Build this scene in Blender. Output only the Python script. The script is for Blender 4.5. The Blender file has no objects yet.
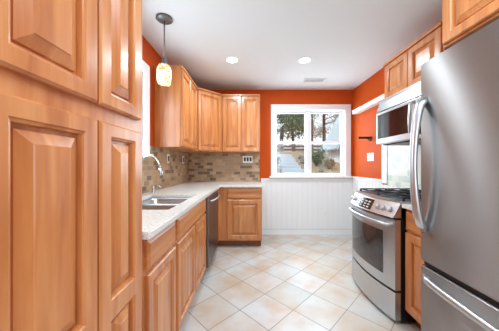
import bpy, bmesh, math, random
from mathutils import Vector, Matrix
random.seed(7)
C = bpy.context.scene.collection
SC = bpy.context.scene
PI = math.pi
# ------------------------------------------------------------------ camera, world, light, exposure
F = 215.0                      # focal length in pixels of a 499 px wide frame
H = 1.17                       # eye height
D = F / 59.2                   # distance of the back wall
XL, XR, YB, ZC = -1.06, 1.72, -2.4, 2.44
cam = bpy.data.cameras.new('camera'); cam.sensor_width = 36; cam.lens = F / 499 * 36
cam.shift_x = -1.5 / 499; cam.shift_y = -0.5 / 499; cam.clip_start = 0.02
camo = bpy.data.objects.new('camera', cam); C.objects.link(camo)
camo.location = (0, 0, H); camo.rotation_euler = (PI / 2, 0, 0); SC.camera = camo

w = bpy.data.worlds.new('sky'); SC.world = w; w.use_nodes = True
bg = w.node_tree.nodes['Background']; bg.inputs[0].default_value = (0.86, 0.93, 1.0, 1); bg.inputs[1].default_value = 1.0

def light(name, kind, loc, rot, energy, color=(1, 1, 1), **kw):
    l = bpy.data.lights.new(name, kind); l.energy = energy; l.color = color
    for k, v in kw.items(): setattr(l, k, v)
    o = bpy.data.objects.new(name, l); C.objects.link(o); o.location = loc; o.rotation_euler = rot
    return o
light('sun', 'SUN', (0, 0, 10), (math.radians(48), 0, math.radians(-65)), 1.2, (1, 0.95, 0.88), angle=0.15)
# unseen fill lamp added behind the camera to brighten the fronts
light('rear_fill_light', 'AREA', (0.55, -1.9, 1.45), (math.radians(88), 0, 0), 34, (0.70, 0.90, 1.0), shape='RECTANGLE', size=2.2, size_y=1.7)
light('overhead_fill_light', 'AREA', (0.5, 0.5, 2.42), (0, 0, 0), 20, (0.74, 0.90, 1.0), shape='RECTANGLE', size=1.0, size_y=1.0)  # second added fill, out of frame below the ceiling, not a fixture
# daylight coming in through the window over the sink and the end window
light('sink_window_light', 'AREA', (XL - 0.16, 1.66, 1.68), (0, -PI / 2, 0), 14, (0.74, 0.90, 1.0), shape='RECTANGLE', size=0.8, size_y=0.9)
light('end_window_light', 'AREA', (1.0, D + 0.2, 1.53), (-PI / 2, 0, 0), 19, (0.74, 0.90, 1.0), shape='RECTANGLE', size=1.1, size_y=1.0)
SC.view_settings.view_transform = 'Standard'; SC.view_settings.look = 'None'
SC.view_settings.exposure = 0.50; SC.view_settings.gamma = 1

# ------------------------------------------------------------------ materials
def s2l(c): return tuple(((v / 255) / 12.92 if v / 255 <= 0.04045 else ((v / 255 + 0.055) / 1.055) ** 2.4) for v in c)
def mat(name):
    m = bpy.data.materials.new(name); m.use_nodes = True
    nt = m.node_tree; return m, nt, nt.nodes['Principled BSDF']
def N(nt, t, **kw):
    n = nt.nodes.new(t)
    for k, v in kw.items(): setattr(n, k, v)
    return n
def plain(name, rgb, rough=0.5, metal=0.0, var=0.03, scale=30, bump=0.0, spec=0.5):
    m, nt, b = mat(name); c = s2l(rgb)
    tc = N(nt, 'ShaderNodeTexCoord'); no = N(nt, 'ShaderNodeTexNoise'); no.inputs['Scale'].default_value = scale
    mx = N(nt, 'ShaderNodeMix', data_type='RGBA')
    mx.inputs[6].default_value = tuple(v * (1 - var) for v in c) + (1,); mx.inputs[7].default_value = tuple(min(1, v * (1 + var)) for v in c) + (1,)
    L = nt.links
    L.new(tc.outputs['Object'], no.inputs['Vector']); L.new(no.outputs['Fac'], mx.inputs[0]); L.new(mx.outputs[2], b.inputs['Base Color'])
    b.inputs['Roughness'].default_value = rough; b.inputs['Metallic'].default_value = metal
    b.inputs['Specular IOR Level'].default_value = spec
    if bump:
        bp = N(nt, 'ShaderNodeBump'); bp.inputs['Strength'].default_value = bump; bp.inputs['Distance'].default_value = 0.01
        L.new(no.outputs['Fac'], bp.inputs['Height']); L.new(bp.outputs[0], b.inputs['Normal'])
    return m
def wood(name, dark, mid, lightc, vec=(14, 14, 1.1), rough=0.3):
    m, nt, b = mat(name); L = nt.links
    tc = N(nt, 'ShaderNodeTexCoord'); oi = N(nt, 'ShaderNodeObjectInfo')
    ad = N(nt, 'ShaderNodeVectorMath', operation='ADD'); ml = N(nt, 'ShaderNodeVectorMath', operation='MULTIPLY'); ml.inputs[1].default_value = vec
    cb = N(nt, 'ShaderNodeCombineXYZ')
    mu = N(nt, 'ShaderNodeMath', operation='MULTIPLY'); mu.inputs[1].default_value = 9.0
    L.new(oi.outputs['Random'], mu.inputs[0])
    for i in range(3): L.new(mu.outputs[0], cb.inputs[i])
    L.new(tc.outputs['Object'], ad.inputs[0]); L.new(cb.outputs[0], ad.inputs[1]); L.new(ad.outputs[0], ml.inputs[0])
    n1 = N(nt, 'ShaderNodeTexNoise'); n1.inputs['Scale'].default_value = 1.6; n1.inputs['Detail'].default_value = 6; n1.inputs['Distortion'].default_value = 0.6
    L.new(ml.outputs[0], n1.inputs['Vector'])
    r = N(nt, 'ShaderNodeValToRGB'); e = r.color_ramp.elements
    e[0].position = 0.25; e[0].color = s2l(dark) + (1,); e[1].position = 0.75; e[1].color = s2l(lightc) + (1,)
    k = e.new(0.5); k.color = s2l(mid) + (1,)
    L.new(n1.outputs['Fac'], r.inputs[0]); L.new(r.outputs[0], b.inputs['Base Color'])
    b.inputs['Roughness'].default_value = rough; b.inputs['Coat Weight'].default_value = 0.25; b.inputs['Coat Roughness'].default_value = 0.2
    return m
def brick(name, axes, bw, rh, mortar, ramp, mortar_rgb, offset=0.5, rot=0.0, shift=(0, 0), rough=0.4, blotch=None, bump=0.3, blotch_amt=0.35):
    m, nt, b = mat(name); L = nt.links
    tc = N(nt, 'ShaderNodeTexCoord'); sp = N(nt, 'ShaderNodeSeparateXYZ'); cb = N(nt, 'ShaderNodeCombineXYZ')
    L.new(tc.outputs['Object'], sp.inputs[0]); L.new(sp.outputs[axes[0]], cb.inputs[0]); L.new(sp.outputs[axes[1]], cb.inputs[1])
    mp = N(nt, 'ShaderNodeMapping'); mp.inputs['Location'].default_value = (shift[0], shift[1], 0); mp.inputs['Rotation'].default_value = (0, 0, rot)
    L.new(cb.outputs[0], mp.inputs[0])
    br = N(nt, 'ShaderNodeTexBrick'); br.offset = offset; br.squash = 1.0
    br.inputs['Color1'].default_value = (0, 0, 0, 1); br.inputs['Color2'].default_value = (1, 1, 1, 1); br.inputs['Mortar'].default_value = (0.5, 0.5, 0.5, 1)
    br.inputs['Scale'].default_value = 1; br.inputs['Mortar Size'].default_value = mortar; br.inputs['Mortar Smooth'].default_value = 0.1
    br.inputs['Bias'].default_value = 0; br.inputs['Brick Width'].default_value = bw; br.inputs['Row Height'].default_value = rh
    L.new(mp.outputs[0], br.inputs['Vector'])
    r = N(nt, 'ShaderNodeValToRGB'); e = r.color_ramp.elements
    while len(e) > 1: e.remove(e[-1])
    for i, (p, c) in enumerate(ramp):
        k = e[0] if i == 0 else e.new(p); k.position = p; k.color = s2l(c) + (1,)
    L.new(br.outputs['Color'], r.inputs[0])
    col = r.outputs[0]
    if blotch:
        no = N(nt, 'ShaderNodeTexNoise'); no.inputs['Scale'].default_value = blotch[1]; no.inputs['Detail'].default_value = 5
        L.new(tc.outputs['Object'], no.inputs['Vector'])
        rr = N(nt, 'ShaderNodeMapRange'); rr.inputs[1].default_value = 0.38; rr.inputs[2].default_value = 0.68; rr.inputs[4].default_value = blotch_amt
        L.new(no.outputs['Fac'], rr.inputs[0])
        mx = N(nt, 'ShaderNodeMix', data_type='RGBA'); mx.inputs[7].default_value = s2l(blotch[0]) + (1,)
        L.new(rr.outputs[0], mx.inputs[0]); L.new(col, mx.inputs[6]); col = mx.outputs[2]
    mm = N(nt, 'ShaderNodeMix', data_type='RGBA'); mm.inputs[7].default_value = s2l(mortar_rgb) + (1,)
    L.new(br.outputs['Fac'], mm.inputs[0]); L.new(col, mm.inputs[6]); L.new(mm.outputs[2], b.inputs['Base Color'])
    b.inputs['Roughness'].default_value = rough
    bp = N(nt, 'ShaderNodeBump'); bp.invert = True; bp.inputs['Strength'].default_value = bump; bp.inputs['Distance'].default_value = 0.004
    L.new(br.outputs['Fac'], bp.inputs['Height']); L.new(bp.outputs[0], b.inputs['Normal'])
    return m
def steel(name, rgb=(190, 190, 192), rough=0.28, aniso=0.0, var=0.04, rot=0.0):
    m, nt, b = mat(name); L = nt.links; c = s2l(rgb)
    tc = N(nt, 'ShaderNodeTexCoord'); mp = N(nt, 'ShaderNodeMapping'); mp.inputs['Scale'].default_value = (2, 2, 160)
    no = N(nt, 'ShaderNodeTexNoise'); no.inputs['Scale'].default_value = 3; no.inputs['Detail'].default_value = 4
    L.new(tc.outputs['Object'], mp.inputs[0]); L.new(mp.outputs[0], no.inputs['Vector'])
    mx = N(nt, 'ShaderNodeMix', data_type='RGBA')
    mx.inputs[6].default_value = tuple(v * (1 - var) for v in c) + (1,); mx.inputs[7].default_value = tuple(min(1, v * (1 + var)) for v in c) + (1,)
    L.new(no.outputs['Fac'], mx.inputs[0]); L.new(mx.outputs[2], b.inputs['Base Color'])
    b.inputs['Metallic'].default_value = 1; b.inputs['Roughness'].default_value = rough
    if aniso:
        b.inputs['Anisotropic'].default_value = aniso; b.inputs['Anisotropic Rotation'].default_value = rot
        t = N(nt, 'ShaderNodeTangent', direction_type='RADIAL', axis='Z'); L.new(t.outputs[0], b.inputs['Tangent'])
    return m
def emit(name, rgb, strength):
    m, nt, b = mat(name); b.inputs['Base Color'].default_value = s2l(rgb) + (1,)
    b.inputs['Emission Color'].default_value = s2l(rgb) + (1,); b.inputs['Emission Strength'].default_value = strength
    return m
M = {}
M['wood'] = wood('maple', (170, 96, 50), (200, 126, 70), (218, 152, 94))
M['woodh'] = wood('maple_cross', (170, 96, 50), (200, 126, 70), (218, 152, 94), vec=(1.1, 14, 14))
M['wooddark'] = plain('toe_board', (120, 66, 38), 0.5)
M['white'] = plain('white_paint', (238, 238, 238), 0.45, var=0.01)
M['ceiling'] = plain('ceiling_paint', (226, 229, 231), 0.9, var=0.01, spec=0.1)
M['orange'] = plain('orange_paint', (197, 80, 24), 0.6, var=0.02, spec=0.12)
M['rear'] = plain('offwhite_paint', (228, 225, 220), 0.8)
M['floor'] = brick('floor_tile', (0, 1), 0.305, 0.305, 0.0035, [(0.0, (198, 196, 190)), (0.35, (208, 207, 204)), (0.7, (214, 214, 214)), (1.0, (202, 199, 192))], (150, 140, 130), 0.0, PI / 4, (0, 0), 0.32, ((196, 160, 124), 3.2), 0.25, 0.75)
tan_ramp = [(0.0, (112, 86, 66)), (0.14, (128, 100, 78)), (0.2, (176, 142, 108)), (0.45, (190, 157, 122)), (0.6, (164, 132, 104)), (0.78, (200, 170, 136)), (0.92, (150, 122, 98)), (1.0, (96, 78, 66))]
M['splash_l'] = brick('tumbled_stone_side', (1, 2), 0.102, 0.051, 0.0022, tan_ramp, (176, 152, 124), 0.5, 0, (0.03, 0.01), 0.5, ((150, 122, 94), 24), 0.4)
M['splash_b'] = brick('tumbled_stone_end', (0, 2), 0.102, 0.051, 0.0022, tan_ramp, (176, 152, 124), 0.5, 0, (0.03, 0.01), 0.5, ((150, 122, 94), 24), 0.4)
M['splash_r'] = brick('pale_mosaic', (1, 2), 0.10, 0.075, 0.002, [(0, (226, 226, 214)), (0.3, (214, 222, 212)), (0.55, (232, 230, 220)), (0.78, (190, 208, 200)), (0.9, (170, 196, 190)), (1.0, (224, 222, 208))], (232, 230, 222), 0.5, 0, (0, 0), 0.25, ((240, 236, 226), 18), 0.2)
M['steel'] = steel('brushed_steel', (202, 205, 209), 0.36)
M['fridge'] = steel('fridge_steel', (168, 165, 165), 0.37, 1.0, 0.03, 0.25)
M['chrome'] = steel('chrome', (225, 226, 228), 0.12)
M['sink'] = steel('sink_steel', (190, 192, 195), 0.3)
M['dwsteel'] = steel('dark_steel', (120, 112, 110), 0.35)
M['black'] = plain('black_enamel', (18, 19, 22), 0.3)
M['iron'] = plain('cast_iron', (30, 32, 35), 0.6, bump=0.2, scale=120)
M['glassblack'] = plain('black_glass', (26, 24, 24), 0.06, spec=0.8)
M['ovenglass'] = plain('oven_glass', (58, 52, 50), 0.08, spec=0.9)
M['gasket'] = plain('gasket', (28, 27, 28), 0.7)
M['grey'] = plain('grey_metal', (120, 122, 124), 0.4, 0.6)
M['plastic'] = plain('white_plastic', (240, 240, 238), 0.35, var=0.005)
M['darkplastic'] = plain('dark_plastic', (42, 40, 42), 0.4)
M['bronze'] = plain('dark_bronze', (52, 32, 26), 0.45, 0.5)
M['can'] = emit('lit_lamp', (255, 250, 240), 9)
M['grass'] = plain('dry_grass', (164, 146, 120), 0.95, var=0.3, scale=6, bump=0.5)
M['bark'] = plain('bark', (92, 76, 64), 0.9, var=0.25, scale=18, bump=0.4)
M['leaf'] = plain('leaf_green', (96, 108, 66), 0.8, var=0.35, scale=2.5)
M['leaf2'] = plain('leaf_olive', (138, 122, 84), 0.8, var=0.35, scale=2.5)
M['stone'] = plain('rock', (132, 126, 120), 0.9, var=0.3, scale=9, bump=0.4)
M['concrete'] = plain('pale_concrete', (196, 204, 212), 0.85, var=0.06)
M['siding'] = plain('pale_siding', (224, 230, 234), 0.7)
M['roof'] = plain('grey_roof', (176, 194, 204), 0.8, var=0.08, scale=14)
M['fence'] = plain('old_fence', (126, 100, 80), 0.9, var=0.2)
M['lid'] = plain('button_grey', (205, 206, 208), 0.4)
# granite
m, nt, b = mat('granite'); tc = N(nt, 'ShaderNodeTexCoord'); vo = N(nt, 'ShaderNodeTexNoise'); vo.inputs['Scale'].default_value = 120; vo.inputs['Detail'].default_value = 3
r = N(nt, 'ShaderNodeValToRGB'); e = r.color_ramp.elements
e[0].position = 0.3; e[0].color = s2l((168, 156, 144)) + (1,); e[1].position = 0.6; e[1].color = s2l((236, 233, 228)) + (1,)
k = e.new(0.42); k.color = s2l((224, 218, 210)) + (1,)
nt.links.new(tc.outputs['Object'], vo.inputs['Vector']); nt.links.new(vo.outputs['Fac'], r.inputs[0]); nt.links.new(r.outputs[0], b.inputs['Base Color']); b.inputs['Roughness'].default_value = 0.16
M['granite'] = m
# window glass
m, nt, b = mat('window_glass'); nt.nodes.remove(b); out = nt.nodes['Material Output']
tr = N(nt, 'ShaderNodeBsdfTransparent'); gl = N(nt, 'ShaderNodeBsdfGlossy'); gl.inputs['Roughness'].default_value = 0.02
mx = N(nt, 'ShaderNodeMixShader'); mx.inputs[0].default_value = 0.05
nt.links.new(tr.outputs[0], mx.inputs[1]); nt.links.new(gl.outputs[0], mx.inputs[2]); nt.links.new(mx.outputs[0], out.inputs[0])
M['glass'] = m
# pendant art glass, lit from inside
m, nt, b = mat('art_glass'); tc = N(nt, 'ShaderNodeTexCoord'); no = N(nt, 'ShaderNodeTexNoise'); no.inputs['Scale'].default_value = 16; no.inputs['Distortion'].default_value = 2.5
r = N(nt, 'ShaderNodeValToRGB'); e = r.color_ramp.elements
e[0].position = 0.36; e[0].color = s2l((168, 132, 70)) + (1,); e[1].position = 0.62; e[1].color = s2l((255, 250, 226)) + (1,)
k = e.new(0.47); k.color = s2l((232, 208, 140)) + (1,)
nt.links.new(tc.outputs['Object'], no.inputs['Vector']); nt.links.new(no.outputs['Fac'], r.inputs[0])
nt.links.new(r.outputs[0], b.inputs['Base Color']); nt.links.new(r.outputs[0], b.inputs['Emission Color']); b.inputs['Emission Strength'].default_value = 0.55; b.inputs['Roughness'].default_value = 0.15
M['artglass'] = m

# ------------------------------------------------------------------ mesh helpers
def NB(): return bmesh.new()
def box(bm, x0, x1, y0, y1, z0, z1, bev=0.0, mtx=None):
    t = bmesh.new(); bmesh.ops.create_cube(t, size=1)
    bmesh.ops.scale(t, vec=(abs(x1 - x0), abs(y1 - y0), abs(z1 - z0)), verts=t.verts)
    bmesh.ops.translate(t, vec=((x0 + x1) / 2, (y0 + y1) / 2, (z0 + z1) / 2), verts=t.verts)
    if bev: bmesh.ops.bevel(t, geom=t.edges[:], offset=bev, segments=2, affect='EDGES', profile=0.6)
    join(bm, t, mtx); return bm
def join(bm, t, mtx=None):
    if mtx is not None: bmesh.ops.transform(t, matrix=mtx, verts=t.verts)
    me = bpy.data.meshes.new('tmp'); t.to_mesh(me); t.free(); bm.from_mesh(me); bpy.data.meshes.remove(me)
def tube(bm, pts, rad, seg=10, caps=True, flat=(1, 1), up=None):
    pts = [Vector(p) for p in pts]; rs = rad if isinstance(rad, (list, tuple)) else [rad] * len(pts)
    rings = []; prev = None
    for i, p in enumerate(pts):
        d = (pts[min(i + 1, len(pts) - 1)] - pts[max(i - 1, 0)]).normalized()
        if prev is None:
            u = Vector(up) if up else (Vector((0, 0, 1)) if abs(d.z) < 0.9 else Vector((1, 0, 0)))
        else: u = prev
        a = (u - d * u.dot(d)).normalized(); prev = a; b2 = d.cross(a)
        rings.append([bm.verts.new(p + a * math.cos(2 * PI * k / seg) * rs[i] * flat[0] + b2 * math.sin(2 * PI * k / seg) * rs[i] * flat[1]) for k in range(seg)])
    for i in range(len(rings) - 1):
        for k in range(seg):
            f = bm.faces.new((rings[i][k], rings[i][(k + 1) % seg], rings[i + 1][(k + 1) % seg], rings[i + 1][k])); f.smooth = True
    if caps: bm.faces.new(rings[0][::-1]); bm.faces.new(rings[-1])
    return bm
def lathe(bm, prof, c=(0, 0, 0), seg=24, smooth=True):
    rings = []
    for r_, z in prof:
        if r_ < 1e-5: rings.append([bm.verts.new((c[0], c[1], c[2] + z))])
        else: rings.append([bm.verts.new((c[0] + r_ * math.cos(2 * PI * k / seg), c[1] + r_ * math.sin(2 * PI * k / seg), c[2] + z)) for k in range(seg)])
    for A, B in zip(rings, rings[1:]):
        for k in range(seg):
            k2 = (k + 1) % seg
            vs = [A[0] if len(A) == 1 else A[k]] + ([] if len(A) == 1 else [A[k2]]) + ([B[0]] if len(B) == 1 else [B[k2], B[k]])
            f = bm.faces.new(vs); f.smooth = smooth
    return bm
def prism(bm, poly, z0, z1, mtx=None):
    t = bmesh.new(); a = [t.verts.new((x, y, z0)) for x, y in poly]; b2 = [t.verts.new((x, y, z1)) for x, y in poly]
    n = len(poly); t.faces.new(a[::-1]); t.faces.new(b2)
    for i in range(n): t.faces.new((a[i], a[(i + 1) % n], b2[(i + 1) % n], b2[i]))
    join(bm, t, mtx); return bm
def obj(name, bm, m, parent=None, loc=(0, 0, 0), rotz=0, label=None, fix=True):
    if fix: bmesh.ops.recalc_face_normals(bm, faces=bm.faces[:])
    me = bpy.data.meshes.new(name); bm.to_mesh(me); bm.free(); me.materials.append(M[m] if isinstance(m, str) else m)
    o = bpy.data.objects.new(name, me); C.objects.link(o); o.location = loc; o.rotation_euler = (0, 0, rotz)
    if parent: o.parent = parent
    if label: o['label'] = label
    return o
def tag(o, label, cat, group=None, kind=None):
    o['label'] = label; o['category'] = cat
    if group: o['group'] = group
    if kind: o['kind'] = kind
    return o
def thing(name, label, cat, loc=(0, 0, 0), rotz=0, group=None):
    o = bpy.data.objects.new(name, None); C.objects.link(o); o.location = loc; o.rotation_euler = (0, 0, rotz); o.empty_display_size = 0.1
    return tag(o, label, cat, group)
def struct(name, bm, m, label=None):
    o = obj(name, bm, m); o['kind'] = 'structure'
    if label: o['label'] = label
    return o
def copy_tree(o, parent=None):
    c = o.copy(); C.objects.link(c)
    if parent: c.parent = parent
    for ch in list(o.children): copy_tree(ch, c)
    return c
LEFT, RIGHT = PI / 2, -PI / 2        # local -y faces into the room

# raised-panel front: frame ring(s) + raised panels; front plane at local y = -d
def ring(bm, A, B):
    n = len(A)
    for i in range(n): bm.faces.new((A[i], A[(i + 1) % n], B[(i + 1) % n], B[i]))
def rect(bm, x0, x1, z0, z1, i, y): return [bm.verts.new(p) for p in ((x0 + i, y, z0 + i), (x1 - i, y, z0 + i), (x1 - i, y, z1 - i), (x0 + i, y, z1 - i))]
def panel_front(parent, name, x0, x1, z0, z1, d, sw=0.045, rw=None, splits=(), m='wood', mtx=None, t=0.02, lab=None):
    bm = NB(); y = -d; rw = rw or sw
    a = rect(bm, x0, x1, z0, z1, 0, y + 0.0); b1 = rect(bm, x0, x1, z0, z1, 0, y - t + 0.006); c = rect(bm, x0, x1, z0, z1, 0.006, y - t)
    bm.faces.new(a); ring(bm, a, b1); ring(bm, b1, c)
    X0, X1, Z0, Z1 = x0 + 0.006, x1 - 0.006, z0 + 0.006, z1 - 0.006
    zs = [z0 + rw]
    for s in splits: zs += [s - rw * 0.75, s + rw * 0.75]
    zs.append(z1 - rw)
    q = lambda xa, xb, za, zb: bm.faces.new([bm.verts.new(p) for p in ((xa, y - t, za), (xb, y - t, za), (xb, y - t, zb), (xa, y - t, zb))])
    q(X0, x0 + sw, Z0, Z1); q(x1 - sw, X1, Z0, Z1)
    edges = [Z0] + zs + [Z1]
    for i in range(0, len(edges), 2): q(x0 + sw, x1 - sw, edges[i], edges[i + 1])
    pb = NB()
    for i in range(0, len(zs), 2):
        r0 = (x0 + sw, x1 - sw, zs[i], zs[i + 1])
        e1 = rect(bm, *r0, 0, y - t); e2 = rect(bm, *r0, 0.003, y - t + 0.004); e3 = rect(bm, *r0, 0.008, y - t + 0.0055); e4 = rect(bm, *r0, 0.010, y - t + 0.018)
        ring(bm, e1, e2); ring(bm, e2, e3); ring(bm, e3, e4)
        g1 = rect(pb, *r0, 0.0095, y - t + 0.0185); g2 = rect(pb, *r0, 0.0185, y - t + 0.0185); g3 = rect(pb, *r0, 0.020, y - t + 0.0135); g4 = rect(pb, *r0, 0.046, y - t + 0.0025); g5 = rect(pb, *r0, 0.048, y - t)
        ring(pb, g1, g2); ring(pb, g2, g3); ring(pb, g3, g4); ring(pb, g4, g5); pb.faces.new(g5)
    if mtx is not None:
        bmesh.ops.transform(bm, matrix=mtx, verts=bm.verts); bmesh.ops.transform(pb, matrix=mtx, verts=pb.verts)
    o = obj(name, bm, m, parent, label=lab); obj('raised_panel', pb, m, o)
    return o
def slab_front(parent, name, x0, x1, z0, z1, d, m='woodh', t=0.02):
    bm = NB(); y = -d
    a = rect(bm, x0, x1, z0, z1, 0, y); b1 = rect(bm, x0, x1, z0, z1, 0, y - t + 0.009); b2 = rect(bm, x0, x1, z0, z1, 0.004, y - t + 0.006); c = rect(bm, x0, x1, z0, z1, 0.012, y - t + 0.003); e = rect(bm, x0, x1, z0, z1, 0.016, y - t)
    bm.faces.new(a); ring(bm, a, b1); ring(bm, b1, b2); ring(bm, b2, c); ring(bm, c, e); bm.faces.new(e)
    return obj(name, bm, m, parent)
def base_body(parent, w_, d, h, toe=0.1, open_top=False):
    bm = NB()
    if open_top:
        for a in ((-w_ / 2, -w_ / 2 + 0.018, -d, -0.025, toe, h), (w_ / 2 - 0.018, w_ / 2, -d, -0.025, toe, h), (-w_ / 2 + 0.018, w_ / 2 - 0.018, -d, -d + 0.02, toe, h), (-w_ / 2 + 0.018, w_ / 2 - 0.018, -0.04, -0.025, toe, h), (-w_ / 2 + 0.018, w_ / 2 - 0.018, -d + 0.02, -0.04, toe, toe + 0.018)): box(bm, *a)
    else: box(bm, -w_ / 2, w_ / 2, -d, -0.025, toe, h, 0.002)
    obj('cabinet_body', bm, 'wood', parent)
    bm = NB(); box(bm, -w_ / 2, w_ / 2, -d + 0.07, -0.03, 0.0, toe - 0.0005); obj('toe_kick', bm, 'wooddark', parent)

# ------------------------------------------------------------------ the room
def wall_with_hole(name, axis, pos, thick, a0, a1, z0, z1, hole, m):
    """axis 'y': wall in the XZ plane at y=pos..pos+thick ; axis 'x': wall in the YZ plane"""
    bm = NB(); h0, h1, hz0, hz1 = hole
    for (p, q_, r0, r1) in ((a0, h0, z0, z1), (h1, a1, z0, z1), (h0, h1, z0, hz0), (h0, h1, hz1, z1)):
        if axis == 'y': box(bm, p, q_, pos, pos + thick, r0, r1)
        else: box(bm, pos, pos + thick, p, q_, r0, r1)
    return struct(name, bm, m)
bm = NB(); box(bm, XL - 0.2, XR + 0.2, YB - 0.2, D + 0.16, -0.1, 0)
fl = struct('floor', bm, 'floor', 'beige diagonal tile floor')
# tile joints measured in the photograph: a crossing lies at (0.126, 1.95)
mpn = [n for n in M['floor'].node_tree.nodes if n.type == 'MAPPING'][0]
cr, sr = math.cos(PI / 4), math.sin(PI / 4); px_, py_ = 0.126, 1.95
u, v = px_ * cr - py_ * sr, px_ * sr + py_ * cr
mpn.inputs['Location'].default_value = (-u + 0.305 * 40, -v + 0.305 * 40, 0)
bm = NB(); box(bm, XL - 0.2, XR + 0.2, YB - 0.2, D + 0.16, ZC, ZC + 0.1); struct('ceiling', bm, 'ceiling', 'smooth white ceiling')
WB = (0.40, 1.59, 0.985, 2.105)
wall_with_hole('wall_back', 'y', D, 0.14, XL - 0.14, XR + 0.14, 0, ZC, WB, 'orange')['label'] = 'burnt orange end wall around the window'
WL = (1.22, 2.10, 1.28, 2.08)
wall_with_hole('wall_left', 'x', XL - 0.14, 0.14, YB, D, 0, ZC, WL, 'orange')['label'] = 'burnt orange wall behind the sink run'
bm = NB(); box(bm, XR, XR + 0.14, YB, D, 0, ZC); struct('wall_right', bm, 'orange', 'burnt orange wall behind the range')
bm = NB(); box(bm, XL - 0.14, XR + 0.14, YB - 0.14, YB, 0, ZC); struct('wall_rear', bm, 'rear')

# wainscot (beadboard) on the end wall and right wall
def beadboard(a0, a1, z0, z1, along, pos, sgn):
    bm = NB(); p = 0.085; n = max(1, round((a1 - a0) / p)); pts = []
    for i in range(n):
        s = a0 + (a1 - a0) * i / n
        pts += [(s, 0.0065), (s + 0.003, 0.0112)]
    pts.append((a1, 0.012))
    lo, hi = [], []
    for s, o in pts:
        if along == 'x': lo.append(bm.verts.new((s, pos + sgn * o, z0))); hi.append(bm.verts.new((s, pos + sgn * o, z1)))
        else: lo.append(bm.verts.new((pos + sgn * o, s, z0))); hi.append(bm.verts.new((pos + sgn * o, s, z1)))
    for i in range(len(lo) - 1): bm.faces.new((lo[i], lo[i + 1], hi[i + 1], hi[i]))
    # back and edges
    back = [(a0, 0), (a1, 0)]
    bl = []
    for s, o in back:
        if along == 'x': bl.append((bm.verts.new((s, pos, z0)), bm.verts.new((s, pos, z1))))
        else: bl.append((bm.verts.new((pos, s, z0)), bm.verts.new((pos, s, z1))))
    bm.faces.new((bl[0][0], bl[1][0], bl[1][1], bl[0][1])); bm.faces.new((bl[0][0], lo[0], hi[0], bl[0][1])); bm.faces.new((bl[1][0], lo[-1], hi[-1], bl[1][1]))
    return bm
struct('trim_1', beadboard(0.175, XR, 0.09, 0.918, 'x', D, -1), 'white', 'white beadboard wainscot under the end window')
struct('trim_2', beadboard(2.27, D - 0.013, 0.09, 0.918, 'y', XR, -1), 'white', 'white beadboard wainscot beyond the range')
bm = NB(); box(bm, 0.17, XR, D - 0.026, D, 0.918, 0.945, 0.004); box(bm, 0.17, XR, D - 0.016, D, 0.885, 0.918); struct('trim_3', bm, 'white', 'white wainscot cap on the end wall')
bm = NB(); box(bm, XR - 0.026, XR, 2.801, D - 0.027, 0.953, 0.98, 0.004); box(bm, XR - 0.016, XR, 2.801, D - 0.017, 0.9185, 0.953); struct('trim_4', bm, 'white', 'white wainscot cap on the right wall')
bm = NB(); box(bm, 0.175, XR, D - 0.018, D, 0, 0.085, 0.004); box(bm, 0.175, XR, D - 0.03, D - 0.018, 0, 0.02, 0.003); struct('baseboard_back', bm, 'white', 'white baseboard of the end wall')
bm = NB(); box(bm, XR - 0.018, XR, 2.27, D - 0.031, 0, 0.085, 0.004); struct('baseboard_right', bm, 'white', 'white baseboard of the right wall')
bm = NB(); box(bm, XR - 0.02, XR, 2.695, 2.80, 0.935, 1.86, 0.003); struct('trim_5', bm, 'white', 'white upright trim edging the pale tile')
# backsplashes
bm = NB(); box(bm, XL, XL + 0.01, 0.895, 2.22, 0.891, 1.244); box(bm, XL, XL + 0.01, 2.22, D, 0.891, 1.369); struct('trim_6', bm, 'splash_l', 'brown stone backsplash behind the sink')
bm = NB(); box(bm, XL + 0.0105, 0.145, D - 0.01, D, 0.891, 1.369); struct('trim_7', bm, 'splash_b', 'brown stone backsplash of the end wall')
bm = NB(); box(bm, XR - 0.01, XR, 1.25, 2.694, 0.905, 1.9); struct('trim_8', bm, 'splash_r', 'pale mosaic backsplash behind the range')

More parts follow.
